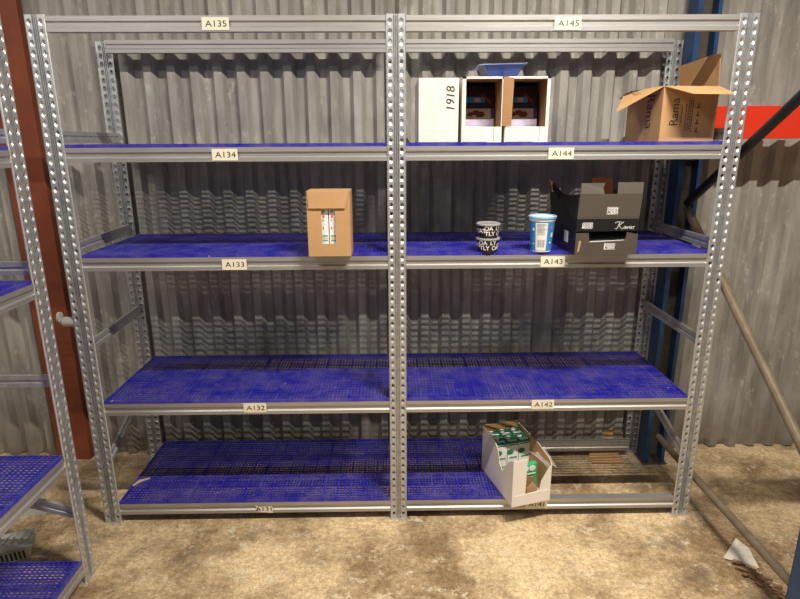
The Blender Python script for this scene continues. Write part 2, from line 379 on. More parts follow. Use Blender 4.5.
def make_rack(root, xs, rear_dx, levels, labels, decks, braces=True):
    for i, x in enumerate(xs):
        place('upright', UP, root, (x, 0, 0))
        rx = x + rear_dx[i]
        place('upright', UP, root, (rx + U, D, 0), math.pi)
        for yy, xx in ((0.0, x), (D - 0.025, rx)):
            MB().box(xx - .003, xx + U + .003, yy - .003, yy + .03, 0, 0.003).build('foot_plate', M['zincdark'], root)
        xa, xb = x + U / 2 + (.012 if i == 0 else -.012), rx + U / 2 + (.012 if i == 0 else -.012)
        for z in (1.693, 1.262, 0.85):
            brace_bm((xa, .012, z), (xb, D - .012, z)).build('brace', M['zincdark'], root)
        brace_bm((xa, .012, .305), (xb, D - .012, .475)).build('brace', M['zincdark'], root)
    for bay in range(len(xs) - 1):
        x0, x1 = xs[bay] + U, xs[bay + 1]
        for li, z in enumerate(levels):
            f = beam_bm(x1 - x0).build('front_beam', M['beam'], root, (x0, 0.001, z))
            r0, r1 = x0 + rear_dx[bay], x1 + rear_dx[bay + 1]
            rb = beam_bm(r1 - r0).build('rear_beam', M['beam'] if li == 0 else M['zincdark'], root, (r0, .508, z))
            lab = labels[bay][li] if labels else None
            if lab:
                lb = label_bm(lab[0], len(lab) > 3).build('shelf_label', [M['label'], M['ink']], f, (lab[1] - x0, 0, lab[2] - z))
                lb['label'] = 'cream paper label reading %s' % lab[0] if len(lab) <= 3 else 'torn cream paper label reading %s' % lab[0]
            nd = decks[bay][li]
            w4 = (x1 - x0 - 0.003) / 4
            for k in range(nd):
                p = place('shelf_panel', PAN, root, (x0 + .0015 + k * w4, 0.002, z))
                p['label'] = 'perforated blue plastic shelf panel'

P1, P2 = 1.30, 2.5972
rack = tag(empty('shelving_rack'), 'galvanised two-bay shelving rack with blue perforated shelves against the corrugated wall', 'shelving')
lev = [2.1125, 1.6526, 1.2254, 0.5882, 0.0955]
labs = [[('A135', .685, 2.085), ('A134', .680, 1.625), ('A133', .682, 1.196), ('A132', .720, .565), ('A131', .715, .063, 1)],
        [('A145', 1.966, 2.083), ('A144', 1.973, 1.623), ('A143', 1.968, 1.198), ('A142', 1.966, .566), ('A141', 1.967, .068)]]
make_rack(rack, [0.0, P1, P2], [-.028, 0, 0], lev, labs, [[0, 4, 4, 4, 4], [0, 4, 4, 4, 2]])
# grey tie stub on the outer side of the left upright
b = MB(); b.tube((-.0005, .02, .955), (-.045, .02, .955), .021, .021, 16); b.tube((-.045, .02, .955), (-.062, .02, .957), .021, .010, 16)
b.tube((-.058, .02, .975), (-.066, .02, .975), .022, .022, 16)
b.build('tie_bracket', M['greydev'], rack)['label'] = 'grey stub sticking out of the left upright'

side = tag(empty('shelving_rack', (0.106, -0.302 - (1.3 + U), 0), math.pi / 2), 'galvanised shelving rack at the left edge of the photo, set at right angles', 'shelving')
make_rack(side, [0.0, P1], [0, 0], [2.1125, 1.649, 1.213, 0.555, 0.095], None, [[0, 4, 4, 4, 4]])

# ------------------------------------------------------------------ red-brown steel column
col = MB()
x0, x1, y0, y1 = -.520, -.342, .555, .594
prof = [(x0, y0), (x1, y0), (x1, y1), (x1 - .012, y1), (x1 - .012, y0 + .012), (x0 + .012, y0 + .012), (x0 + .012, y1), (x0, y1)]
col.prism(prof, 0.0, 3.4, 'Z')
tag(col.build('steel_column', M['rust'], bevel=.002), 'red-brown painted steel column between the two shelving racks', 'column')

# ------------------------------------------------------------------ pallet rack on the right
pr = tag(empty('pallet_rack', (2.70, .45, 0)), 'tall blue pallet rack with orange-red beam and diagonal tube braces on the right', 'pallet rack')
def pallet_upright(yf, sgn, name='upright'):
    b = MB(); X0, X1 = 2.655, 2.763; d = 0.085; t = .003
    ya, yb = yf, yf + d * sgn
    lo, hi = min(ya, yb), max(ya, yb)
    b.box(X0, X0 + t, lo, hi, .006, 3.4); b.box(X1 - t, X1, lo, hi, .006, 3.4)
    b.box(X0, X0 + .024, ya - t / 2, ya + t / 2, .006, 3.4); b.box(X1 - .018, X1, ya - t / 2, ya + t / 2, .006, 3.4)
    root = b.build(name, M['palletblue'], pr, (-2.70, -.45, 0))
    w_ = MB(); sl = .075; z = .02; yy = yb - t * sgn
    # web with slanted slots
    xa, xb = X0 + t, X1 - t; xm0, xm1 = xa + .035, xa + .062
    w_.box(xa, xm0, yy - t / 2, yy + t / 2, .006, 3.4); w_.box(xm1, xb, yy - t / 2, yy + t / 2, .006, 3.4)
    while z < 3.3:
        w_.hexa([(xm0, yy - t / 2, z), (xm1, yy - t / 2, z + .018), (xm1, yy + t / 2, z + .018), (xm0, yy + t / 2, z), (xm0, yy - t / 2, z + .042), (xm1, yy - t / 2, z + .060), (xm1, yy + t / 2, z + .060), (xm0, yy + t / 2, z + .042)])
        w_.hexa([(xm0, yy - t / 2, z + .042), (xm0 + .010, yy - t / 2, z + .049), (xm0 + .010, yy + t / 2, z + .049), (xm0, yy + t / 2, z + .042), (xm0, yy - t / 2, z + sl), (xm0 + .010, yy - t / 2, z + sl + .007), (xm0 + .010, yy + t / 2, z + sl + .007), (xm0, yy + t / 2, z + sl)])
        w_.hexa([(xm1 - .010, yy - t / 2, z + .053), (xm1, yy - t / 2, z + .060), (xm1, yy + t / 2, z + .060), (xm1 - .010, yy + t / 2, z + .053), (xm1 - .010, yy - t / 2, z + sl + .011), (xm1, yy - t / 2, z + sl + .018), (xm1, yy + t / 2, z + sl + .018), (xm1 - .010, yy + t / 2, z + sl + .011)])
        z += sl
    w_.build('web', M['ruststeel'], root)['label'] = 'dark rusty slotted web'
    MB().box(X0 - .012, X1 + .012, lo - .015, hi + .012, 0, .006).build('base_plate', M['ruststeel'], pr, (-2.70, -.45, 0))
pallet_upright(.445, 1)
pallet_upright(-.67, -1)
off = (-2.70, -.45, 0)
bx = 2.71
MB().tube((bx, .43, 1.385), (bx, -.695, 2.105), .019).build('brace', M['black'], pr, off)['label'] = 'black diagonal tube brace'
MB().tube((bx, .43, 1.36), (bx, -.695, .55), .019).build('brace', M['mid'], pr, off)['label'] = 'dusty brown diagonal tube brace'
MB().tube((bx, .43, .165), (bx, -.695, .165), .0165).build('brace', M['mid'], pr, off)['label'] = 'dusty brown low tube brace'
b = MB(); b.prism([(.40, 1.675), (.40, 1.817), (.44, 1.817), (.44, 1.802), (.444, 1.795), (.444, 1.675)], 2.66, 5.2, 'X')
b.build('crossbeam', M['red'], pr, off, bevel=.003)['label'] = 'orange-red horizontal beam'
b = MB(); b.prism([(-.655, 1.675), (-.655, 1.817), (-.612, 1.817), (-.612, 1.675)], 2.62, 5.2, 'X')
b.build('crossbeam', M['red'], pr, off, bevel=.003)['label'] = 'orange-red horizontal beam'
MB().box(2.655, 2.70, .392, .44, 1.58, 1.674).build('beam_end_block', M['black'], pr, off)  # small black block just below the left end of the beam

# ------------------------------------------------------------------ goods on the A134 shelf (right bay)
DK = 0.0131
def z_deck(i): return lev[i] + DK
Z4 = z_deck(1)
def closed_box(name, x0, x1, y0, y1, z0, h, m_, bev=.003):
    return MB().box(x0, x1, y0, y1, z0, z0 + h).build(name, m_, bevel=bev)
t = empty('cardboard_box', (1.50, .2, Z4)); tag(t, 'closed white cardboard box with handwritten number, left of the two open boxes', 'box', 'white boxes on the top shelf')
b = MB(); b.box(-.077, .077, -.165, .165, 0, .236); b.build('body', M['white'], t, bevel=.003)
b = MB(); b.text('1918', (.047, -.1662, .160), (0, 0, 1), (-1, 0, 0), .046, 0, .15); b.build('handwriting', M['ink'], t)['label'] = 'handwritten black 1918'
def open_box(x0, x1, label, notch):
    w_ = x1 - x0; c = (x0 + x1) / 2; t = empty('cardboard_box', (c, .2, Z4)); tag(t, label, 'box', 'white boxes on the top shelf')
    h = .238; a = w_ / 2; th = .004
    b = MB()
    b.box(-a, a, -.165, .165, 0, th, 0)
    for s in (-1, 1):
        xo, xi = s * a, s * (a - th)
        b.box(min(xo, (xo + xi) / 2), max(xo, (xo + xi) / 2), -.165, .165, th, h, 0); b.box(min(xi, (xo + xi) / 2), max(xi, (xo + xi) / 2), -.1645, .165, th, h, 1)
    b.box(-a + th, a - th, .163, .165, th, h, 0); b.box(-a + th, a - th, .161, .163, th, h, 1)
    b.box(-a, a, -.165, .165, h, h + .002, 0); b.box(-a + th, a - th, -.164, .161, h - .002, h, 1)
    b.build('body', [M['white'], M['cardin']], t)
    f = MB(); f.box(-a, a, -.168, -.165, 0, .058)
    f.box(-a, -a + .014, -.168, -.165, .058, h + .002) if notch == 'L' else f.box(-a, -a + .006, -.168, -.165, .058, h + .002)
    f.box(a - (.004 if notch == 'L' else .012), a, -.168, -.165, .058, h + .002); f.box(-a, a, -.168, -.165, h - .006, h + .002)
    for u in (-.28, .30): f.box(u * w_ - .0006, u * w_ + .0006, -.1686, -.168, .004, .058, 1)
    f.box(-a + .004, a * .3, -.1695, -.168, .002, .055)
    f.build('front_panel', [M['white'], M['ink']], t)
    return t
ob = open_box(1.590, 1.745, 'open white cardboard box next to the closed white box, holding a purple pouch', 'L')
b = MB(); b.slab([(.0775, -.1712, .060), (.113, -.1735, .060), (.117, -.1735, .234), (.0775, -.1712, .240)], (0, 1, 0), .002); b.build('side_flap', M['cardin'], ob)['label'] = 'brown inner face of the folded side flap'
open_box(1.757, 1.925, 'open white cardboard box at the right end of the white box row', 'R')
def pouch(x, label):
    t = empty('food_pouch', (x, .205, Z4 + .0045)); tag(t, label, 'pouch', 'pouches in the open boxes')
    ww = .069
    def y_at(z): return -.048 + .03 * max(0, z - .03) + .02 * (z / .2) ** 3
    b = MB(); zs = [0, .03, .06, .088, .128, .138, .165, .190, .215]
    mi = [0, 0, 0, 1, 2, 3, 3, 3]
    for k in range(8):
        a, c = zs[k], zs[k + 1]; ya, yc = y_at(a), y_at(c)
        tb = .05 * (1 - a / .22) ** .6 + .004; td = .05 * (1 - c / .22) ** .6 + .004
        b.hexa([(-ww, ya, a), (ww, ya, a), (ww, ya + tb * 1.6, a), (-ww, ya + tb * 1.6, a), (-ww, yc, c), (ww, yc, c), (ww, yc + td * 1.6, c), (-ww, yc + td * 1.6, c)], 0 if k in (0, 1, 2) else (3 if k > 4 else 2 if k == 4 else 1))
    b.build('bag', [M['lilac'], M['purple'], M['pouchtop'], M['pouchtop']], t, bevel=.002)
    q = MB()
    P = lambda u, z, o=.0012: (u, y_at(z) - o, z)
    q.slab([P(-ww + .004, .089), P(ww - .016, .089), P(ww - .016, .127), P(-ww + .004, .127)], (0, -1, 0), .0006, 0)
    for u, z, r, e in ((-.028, .092, .012, .75), (-.006, .098, .015, .7), (.016, .092, .013, .9), (.004, .086, .010, .6), (-.036, .088, .006, 1)):
        q.slab([P(u + r * math.cos(i * .628), z + .013 + r * e * math.sin(i * .628), .002) for i in range(10)], (0, -1, 0), .0005 + u * .003 + .0002, 1)
    q.build('picture', [M['pic'], M['choc']], t)
    q = MB(); q.slab([P(.012, .178), P(.022, .186), P(.055, .155), P(.055, .142)], (0, -1, 0), .0006, 0)
    q.slab([P(-.05, .150), P(.03, .150), P(.03, .172), P(-.05, .172)], (0, -1, 0), .0004, 1); q.slab([P(-.012, .153, .0016), P(.012, .153, .0016), P(.012, .168, .0016), P(-.012, .168, .0016)], (0, -1, 0), .0006, 2)
    q.build('print', [M['redstripe'], M['tubblue'], M['pic']], t)
pouch(1.668, 'purple, black and white pouch inside the open box beside the closed white box')
pouch(1.842, 'purple, black and white pouch inside the right-hand open white box')
# blue plastic tray lying on the white boxes
t = empty('plastic_tray', (1.755, .17, Z4 + .2405)); tag(t, 'small blue plastic tray lying on top of the open white boxes', 'tray')
def ring_tray():
    b = MB(); lv = [(.050, .060, .0), (.066, .078, .028), (.076, .086, .050)]
    th = .002
    def rect(a, c, z, tilt=.17): return [(-a, -c, z - a * 0 + (-a) * 0), (a, -c, z), (a, c, z), (-a, c, z)]
    R = [rect(*l) for l in lv]; o = 0
    for r in R: b.v += r
    b.f.append((0, 1, 2, 3)); b.m.append(0)
    for k in range(2):
        for i in range(4):
            j = (i + 1) % 4; b.f.append((k * 4 + i, k * 4 + j, k * 4 + 4 + j, k * 4 + 4 + i)); b.m.append(0)
    for u in (-.035, -.012, .012, .035):
        b.hexa([(u - .004, -.061, .003), (u + .004, -.061, .003), (u + .004, -.058, .003), (u - .004, -.058, .003), (u - .004, -.083, .045), (u + .004, -.083, .045), (u + .004, -.078, .045), (u - .004, -.078, .045)])
    return b
ring_tray().build('tub', M['traypla'], t, solid=.0015)
b = MB(); o = [(-.100, -.098, .046), (.088, -.098, .052), (.088, .098, .052), (-.100, .098, .046)]; i_ = [(-.076, -.086, .050), (.076, -.086, .050), (.076, .086, .050), (-.076, .086, .050)]
b.v += o + i_
for k in range(4): b.f.append((k, (k + 1) % 4, 4 + (k + 1) % 4, 4 + k)); b.m.append(0)
b.build('rim', M['flange'], t, solid=.0015)

# big open brown carton with printed sides
th = math.radians(7)
t = empty('cardboard_box', (2.366, .045, Z4), th); tag(t, 'brown open-top carton with raised flaps at the right end of the top shelf', 'box')
bw, bd, bh, k = .232, .262, .203, .004
b = MB(); b.box(0, bw, 0, bd, 0, k)
b.box(0, bw, 0, k, k, bh); b.box(0, bw, bd - k, bd, k, bh); b.box(0, k, k, bd - k, k, bh); b.box(bw - k, bw, k, bd - k, k, bh)
b.build('body', [M['card']], t)
f = MB(); f.slab([(.002, 0, bh), (bw, 0, bh), (bw - .022, -.125, bh - .036), (.040, -.125, bh - .036)], (0, .3, 1), .003); f.build('flap', M['card'], t)
f = MB()
for a0, a1 in ((0, .5), (.5, 1)):
    def hp(a): return Vector((0, .004 + a * (bd - .008), bh))
    def op(a): return Vector((-.180, .012, bh - .094)).lerp(Vector((-.052, .205, bh - .016)), a)
    f.slab([hp(a0), hp(a1), op(a1), op(a0)], (-.4, 0, 1), .003)
f.slab([Vector((-.062, .0118, bh - .0345)), Vector((-.024, .17, bh - .006)), Vector((-.036, .18, bh - .0095)), Vector((-.084, .0118, bh - .0478))], (-.4, 0, 1), .0042, 1)
f.build('flap', [M['card'], M['cardin']], t)
f = MB(); f.slab([(bw, .01, bh), (bw, bd, bh), (bw - .012, bd + .01, bh + .105), (bw - .004, .06, bh + .125), (bw - .008, .012, bh + .122)], (1, 0, 0), .003); f.build('flap', M['card'], t)
f = MB(); f.slab([(.0, bd, bh), (bw, bd, bh), (bw - .01, bd + .10, bh - .02), (.012, bd + .10, bh - .02)], (0, .2, 1), .003); f.build('flap', M['card'], t)
MB().box(.035, .10, bd - .02, bd + .04, bh + .003, bh + .0045).build('tape', M['paper'], t)
q = MB(); q.text('Rama', (.055, -.0008, .110), (0, 0, 1), (-1, 0, 0), .050, 0, 0, .95)
for i, (u, l, c0) in enumerate(((.082, .06, .10), (.100, .10, .09), (.110, .12, .10), (.118, .11, .10), (.126, .13, .10))):
    z = c0 - l / 2
    while z < c0 + l / 2:
        d = random.uniform(.004, .010); q.quad((u, -.0008, z), (u + .004, -.0008, z), (u + .004, -.0008, z + d), (u, -.0008, z + d)); z += d + .003
for z in (.035, .065, .095, .125):
    q.quad((.145, -.0008, z), (.160, -.0008, z), (.160, -.0008, z + .004), (.145, -.0008, z + .004)); q.quad((.150, -.0008, z + .005), (.155, -.0008, z + .005), (.155, -.0008, z + .018), (.150, -.0008, z + .018))
q.build('front_print', M['ink'], t)['label'] = 'dark printed lettering on the front'
q = MB(); q.text('Rama', (-.0008, .085, .115), (0, 0, -1), (0, -1, 0), .075, 0, 0, .8)
q.build('side_print', M['ink'], t)['label'] = 'dark printed lettering on the left side'

# ------------------------------------------------------------------ goods on the A133 / A143 shelf
Z3 = z_deck(2)
t = empty('cardboard_box', (1.0745, -.062, Z3)); tag(t, 'brown cardboard box with a slot window on the left bay shelf', 'box')
a, hh, dd = .0825, .247, .13
b = MB(); k = .004
b.box(-a, a, 0, dd, 0, k); b.box(-a, -a + k, 0, dd, k, hh); b.box(a - k, a, 0, dd, k, hh); b.box(-a + k, a - k, dd - k, dd, k, hh); b.box(-a, a, 0, dd, hh, hh + k)
s0, s1, za, zb = -.028, .025, .049, .184
b.box(-a + k, s0, 0, k, k, hh); b.box(s1, a - k, 0, k, k, hh); b.box(s0, s1, 0, k, k, za); b.box(s0, s1, 0, k, zb, hh)
b.build('body', M['card'], t)
f = MB(); f.slab([(-a + .004, 0, hh + k), (a - .004, 0, hh + k), (a - .018, -.004, .187), (-a + .008, -.004, .187)], (0, -1, 0), .003); f.build('flap', M['card'], t)
for i, u in enumerate((-.037, .0342)):
    c = empty('milk_carton', (1.0745 + u, -.016, Z3 + .0042))
    tag(c, ('white carton seen through the left half' if i == 0 else 'white carton seen through the right half') + ' of the slot in the brown box', 'carton', 'cartons inside the slotted brown box')
    e = .0340 if i == 0 else .0335
    q = MB(); q.box(-e, e, -.035, .035, 0, .19, 4); q.prism([(-.035, .19), (.035, .19), (.004, .225), (-.004, .225)], -e, e, 'X', 4); xx = (.010, .030) if i == 0 else (-.029, -.010)
    for z0_, z1_, mi in ((.054, .060, 0), (.063, .070, 1), (.072, .078, 0)):
        q.box(xx[0], xx[1], -.0356, -.035, z0_, z1_, mi)
    for z0_ in (.10, .13, .145, .165): q.box(xx[0] + .002, xx[0] + .006 + (.004 if z0_ > .14 else 0), -.0356, -.035, z0_, z0_ + .010, 2 if z0_ in (.13, .145) else 3)
    q.build('body', [M['teal'], M['yellow'], M['pink'], M['barcode'], M['paper']], c)

def tub_text(b, rows, r_of, size, mi):
    for txt, z, ang, rot in rows:
        def fn(x, y, z=z, ang=ang):
            zz = z + y; r = r_of(zz) + .0006; th_ = ang + x / r
            return (r * math.sin(th_), -r * math.cos(th_), zz)
        b.text(txt, (0, 0, 0), (1, 0, 0), (0, 0, 1), size, mi, fn=fn, bold=.0006)
def black_tub(z, label, rot):
    c = empty('snack_tub', (1.706, .028, z), rot); c.scale = (.93, .93, .92); tag(c, label, 'tub', 'black printed tubs')
    r_of = lambda zz: .041 + (zz / .058) * .009
    b = MB(); b.lathe([(.0, .002), (.038, .002), (.040, .0), (.041, .003), (.0495, .055), (.0475, .055), (.039, .006), (0, .006)], 36); b.build('tub', M['tubblack'], c, smooth=False)
    q = MB(); tub_text(q, [('OA', .042, -.62, 0), ('TLY', .019, -.48, 0), ('LY', .042, .35, 0), ('OA', .019, .66, 0), ('OAT', .030, 1.35, 0), ('OAT', .030, -1.45, 0)], r_of, .026, 0)
    q.build('lettering', M['paper'], c)
    l = MB(); l.lathe([(0, .0555), (.049, .0555), (.0525, .054), (.0530, .060), (.0505, .0625), (.047, .060), (0, .060)], 36); l.build('lid', M['tubgrey'], c)
black_tub(Z3, 'lower of two stacked black tubs with white lettering', 0.0)
black_tub(Z3 + .0577, 'upper of two stacked black tubs with white lettering and grey lid', 0.5)

c = empty('yogurt_tub', (1.924, .032, Z3), -.22); tag(c, 'tall light blue and white yogurt tub with pale blue lid', 'tub')
r_of = lambda zz: .0405 + zz / .135 * .0105
b = MB(); b.lathe([(0, .003), (.038, .003), (.040, 0), (.0405, .004), (.0500, .122), (.0515, .124), (.0525, .134), (.050, .134), (.048, .124), (.0385, .006), (0, .006)], 48, mis=[1, 1, 1, 0, 1, 1, 1, 1, 1, 1]); b.build('tub', [M['tubblue'], M['tubwhite']], c)
l = MB(); l.lathe([(0, .136), (.044, .136), (.047, .1355), (.0515, .1365), (.056, .134), (.0565, .1405), (.0545, .143), (.051, .143), (.049, .1385), (0, .1385)], 48, mis=[0, 0, 0, 0, 0, 0, 0, 0, 1]); l.build('lid', [M['lidblue'], M['tubwhite']], c)
q = MB(); n = 10
def patch(th0, th1, z0_, z1_, mi, off=.0005, n=8):
    for i in range(n):
        ta, tb = th0 + (th1 - th0) * i / n, th0 + (th1 - th0) * (i + 1) / n
        P = lambda tt, z: ((r_of(z) + off) * math.sin(tt), -(r_of(z) + off) * math.cos(tt), z)
        q.quad(P(ta, z0_), P(tb, z0_), P(tb, z1_), P(ta, z1_), mi)
patch(-.55, .45, .006, .118, 0)
for z in (.112, .107, .102, .097, .092, .087, .082, .077, .070): patch(-.40, .25 + .1 * math.sin(z * 900), z, z + .002, 1, .001)
x = -.36
while x < .28: patch(x, x + .02 + .02 * (math.sin(x * 57) > 0), .020, .050, 1, .001, 1); x += .065
patch(.66, .86, .094, .103, 2, .001); patch(.85, 1.1, .06, .078, 0, .001); patch(.72, .95, .035, .041, 0, .001); patch(-.85, -.66, .085, .097, 0, .001); patch(-.85, -.70, .030, .036, 0, .001)
q.build('print', [M['tubwhite'], M['barcode'], M['pink']], c)

# stack of two black display cartons
rz = math.radians(1.5)
def goodmark(q, x, y, z, w_, h, mi_bg, mi_fg, n=(0, -1, 0)):
    q.slab([(x - w_, y, z - h), (x + w_, y, z - h), (x + w_ * 1.06, y, z + h), (x - w_ * .94, y, z + h)], n, .0004, mi_bg)
    for r_ in range(2):
        q.text('GOOD' if r_ == 0 else 'MOOD', (x + .001, y - .0008, z + h * (.46 - .94 * r_)), (1, 0, 0), (0, 0, 1), h * 1.2, mi_fg, .25, .85, bold=.0003)
lo_z = Z3
t = empty('display_carton', (2.030, -.072, lo_z), rz); tag(t, 'lower black display carton with cut-out front, under another black carton', 'box', 'black display cartons')
W_, Dp, hh, k = .245, .33, .092, .004
b = MB(); b.box(0, W_, 0, Dp, 0, k); b.box(0, k, 0, Dp, k, hh); b.box(W_ - k, W_, 0, Dp, k, hh); b.box(k, W_ - k, Dp - k, Dp, k, hh); b.build('body', [M['blackcard']], t)
f = MB(); f.slab([(0, -.0005, 0), (W_, -.0005, 0), (W_, -.0005, .080), (W_ - .045, -.0005, .088), (W_ - .05, -.0005, .056), (.055, -.0005, .050), (.050, -.0005, .086), (0, -.0005, .086)], (0, -1, 0), .003, 0)
f.slab([(.010, -.0036, .012), (.016, -.0036, .014), (.022, -.0036, .055), (.014, -.0036, .056)], (0, -1, 0), .0006, 1)
f.build('front_panel', [M['greycard'], M['card']], t)
q = MB(); goodmark(q, .135, -.0037, .033, .021, .012, 0, 1); q.build('logo', [M['paper'], M['ink']], t)
q = MB()
q.slab([(-.0006, .085, .035), (-.0006, .135, .035), (-.0006, .135, .08), (-.0006, .085, .08)], (-1, 0, 0), .0005, 0); q.build('sticker', [M['paper'], M['ink']], t)
c = empty('paper_sheet', (2.030, -.072, lo_z), rz); tag(c, 'white paper sheet lying inside the lower black carton', 'paper')
b = MB(); b.hexa([(.012, .015, .0455), (.230, .015, .0455), (.230, .28, .0455), (.012, .28, .0455), (.012, .015, .047), (.230, .015, .055), (.230, .28, .060), (.012, .28, .060)]); b.box(.014, .228, .02, .275, .005, .0455, 1); b.build('sheet', [M['paper'], M['blackcard']], c)
up_z = lo_z + .0925
t = empty('display_carton', (2.030, -.072, up_z), rz); tag(t, 'upper black display carton with torn open flaps and script lettering', 'box', 'black display cartons')
hh = .142
b = MB(); b.box(0, W_, 0, Dp, 0, k); b.box(W_ - k, W_, 0, Dp, k, hh); b.box(k, W_ - k, Dp - k, Dp, k, hh - .03)
b.slab([(0, 0, k), (0, Dp, k), (-.016, Dp, hh + .025), (-.016, Dp - .07, hh + .025), (-.004, Dp * .55, hh - .012), (0, 0, hh - .01)], (1, 0, 0), .003)
b.build('body', [M['blackcard']], t)
f = MB(); f.slab([(0, -.0005, 0), (W_ - .003, -.0005, 0), (W_ - .003, -.0005, .048), (0, -.0005, .048)], (0, -1, 0), .003, 0)
f.slab([(0, -.0006, .048), (W_ - .003, -.0006, .048), (W_ + .004, .002, hh), (.006, .002, hh)], (0, -1, 0), .0034, 1)
for i in range(17): f.box(.006 + i * .014, .013 + i * .014, -.0049, -.0038, .054, .0553, 2)
f.build('front_panel', [M['blackcard'], M['greycard'], M['ink']], t)
f = MB(); f.slab([(.008, .002, hh + .0005), (.100, .002, hh + .0005), (.096, .010, hh + .022), (.102, .012, hh + .036), (.104, .014, hh + .041), (.012, .014, hh + .041)], (0, -1, 0), .003)
f.slab([(.150, .002, hh + .0005), (W_ + .003, .002, hh + .0005), (W_ + .009, .014, hh + .043), (.154, .014, hh + .043)], (0, -1, 0), .003); f.build('flap', M['greycard'], t)
f = MB(); f.slab([(.085, .06, hh - .03), (.160, .06, hh - .03), (.160, .08, hh + .052), (.120, .08, hh + .058), (.075, .08, hh + .056)], (0, 1, 0), .003); f.build('inner_flap', M['brownin'], t)
f = MB(); f.slab([(-.018, Dp - .045, hh + .005), (-.019, Dp, hh + .012), (-.02, Dp + .002, hh + .034), (-.02, Dp - .05, hh + .030)], (-1, 0, 0), .003); f.slab([(-.016, Dp - .06, hh - .012), (-.016, Dp - .03, hh - .012), (-.019, Dp - .035, hh + .008), (-.019, Dp - .06, hh + .008)], (-1, 0, 0), .003); f.build('torn_edge', M['card'], t)
q = MB(); goodmark(q, .135, -.0041, .079, .021, .0135, 0, 1); q.build('logo', [M['paper'], M['ink']], t); q = MB()
strokes = [[(.0, .022), (.004, .026), (.012, .027), (.024, .025)], [(.017, .026), (.013, .012), (.006, .0), (.0, .002)], [(.032, .027), (.024, .020), (.014, .013), (.020, .008), (.026, .0), (.032, .002)],
           [(.040, .009), (.034, .008), (.033, .001), (.038, .002), (.041, .010), (.041, .001), (.045, .003)], [(.045, .010), (.047, .001), (.053, .010)], [(.055, .009), (.055, .001), (.059, .003)], [(.0565, .0125), (.0572, .0135)],
           [(.060, .005), (.065, .007), (.064, .010), (.060, .008), (.060, .001), (.066, .002)], [(.069, .0), (.070, .009), (.075, .010)]]
for st_ in strokes:
    for a_, c_ in zip(st_, st_[1:]): q.bar((.150 + a_[0] * 1.05, -.0040, .008 + a_[1] * 1.05), (.150 + c_[0] * 1.05, -.0040, .008 + c_[1] * 1.05), .0014, .0008, 0, (0, 1, 0))

q.build('script_lettering', M['paper'], t)
q = MB(); goodmark(q, .040, -.0038, .022, .021, .013, 2, 0); q.build('logo', [M['paper'], M['ink'], M['ink']], t)

# ------------------------------------------------------------------ carton of drinks on the bottom shelf
Z1 = z_deck(4)
ang = math.atan2(.047, .181)
t = empty('display_carton', (1.834, -.076, Z1), ang); tag(t, 'white open carton of green drink packs overhanging the bottom shelf', 'box')
W_, Dp, hh, k = .187, .33, .226, .004
def wallprof(pts, x): return [(x, y, z) for y, z in pts]
b = MB(); b.box(0, W_, 0, Dp, 0, k, 0)
lp = [(0, 0), (Dp, 0), (Dp, hh), (.20, hh), (.155, hh - .03), (.135, hh - .085), (.10, hh - .105), (.07, hh - .06), (.03, hh - .015), (0, hh)]
b.slab(wallprof(lp, 0), (1, 0, 0), .002, 0); b.slab(wallprof(lp, .0021), (1, 0, 0), .0015, 1)
rp = [(0, 0), (Dp, 0), (Dp, hh), (.12, hh - .005), (.02, hh - .025), (0, hh - .04)]
b.slab(wallprof(rp, W_), (-1, 0, 0), .002, 0); b.slab(wallprof(rp, W_ - .0021), (-1, 0, 0), .0015, 1)
b.slab([(k, Dp, 0), (W_ - k, Dp, 0), (W_ - k, Dp, hh + .01), (k, Dp, hh + .01)], (0, -1, 0), .003, 1)
b.build('body', [M['white'], M['card']], t)
f = MB(); f.slab([(0, 0, 0), (W_, 0, 0), (W_, 0, hh - .045), (W_ - .018, 0, hh - .065), (W_ - .048, 0, hh - .12), (W_ - .056, 0, .060), (.064, 0, .054), (.066, 0, hh + .002), (0, 0, hh)], (0, -1, 0), .003)
f.slab([(.006, -.0035, .002), (W_ - .004, -.0035, .006), (W_ - .010, -.0045, .062), (.010, -.0045, .054)], (0, -1, 0), .002); f.build('front_panel', M['white'], t)
f = MB(); rnd = random.Random(5)
gx = 4; gy = 4
for i in range(gx + 1):
    for j in range(gy + 1):
        f.v.append((W_ - .012 + i * .010 + rnd.uniform(-.003, .003) - .05 * (j / gy) * (1 - i / gx), .0 + j * .03, hh - .065 + .03 * math.sin(i * 1.2 + j * .5) * .5 + i * .004 + .02 * (j / gy)))
for i in range(gx):
    for j in range(gy):
        o = i * (gy + 1) + j; f.f.append((o, o + gy + 1, o + gy + 2, o + 1)); f.m.append(0)
f.build('plastic_wrap', M['film'], t, solid=.0006)
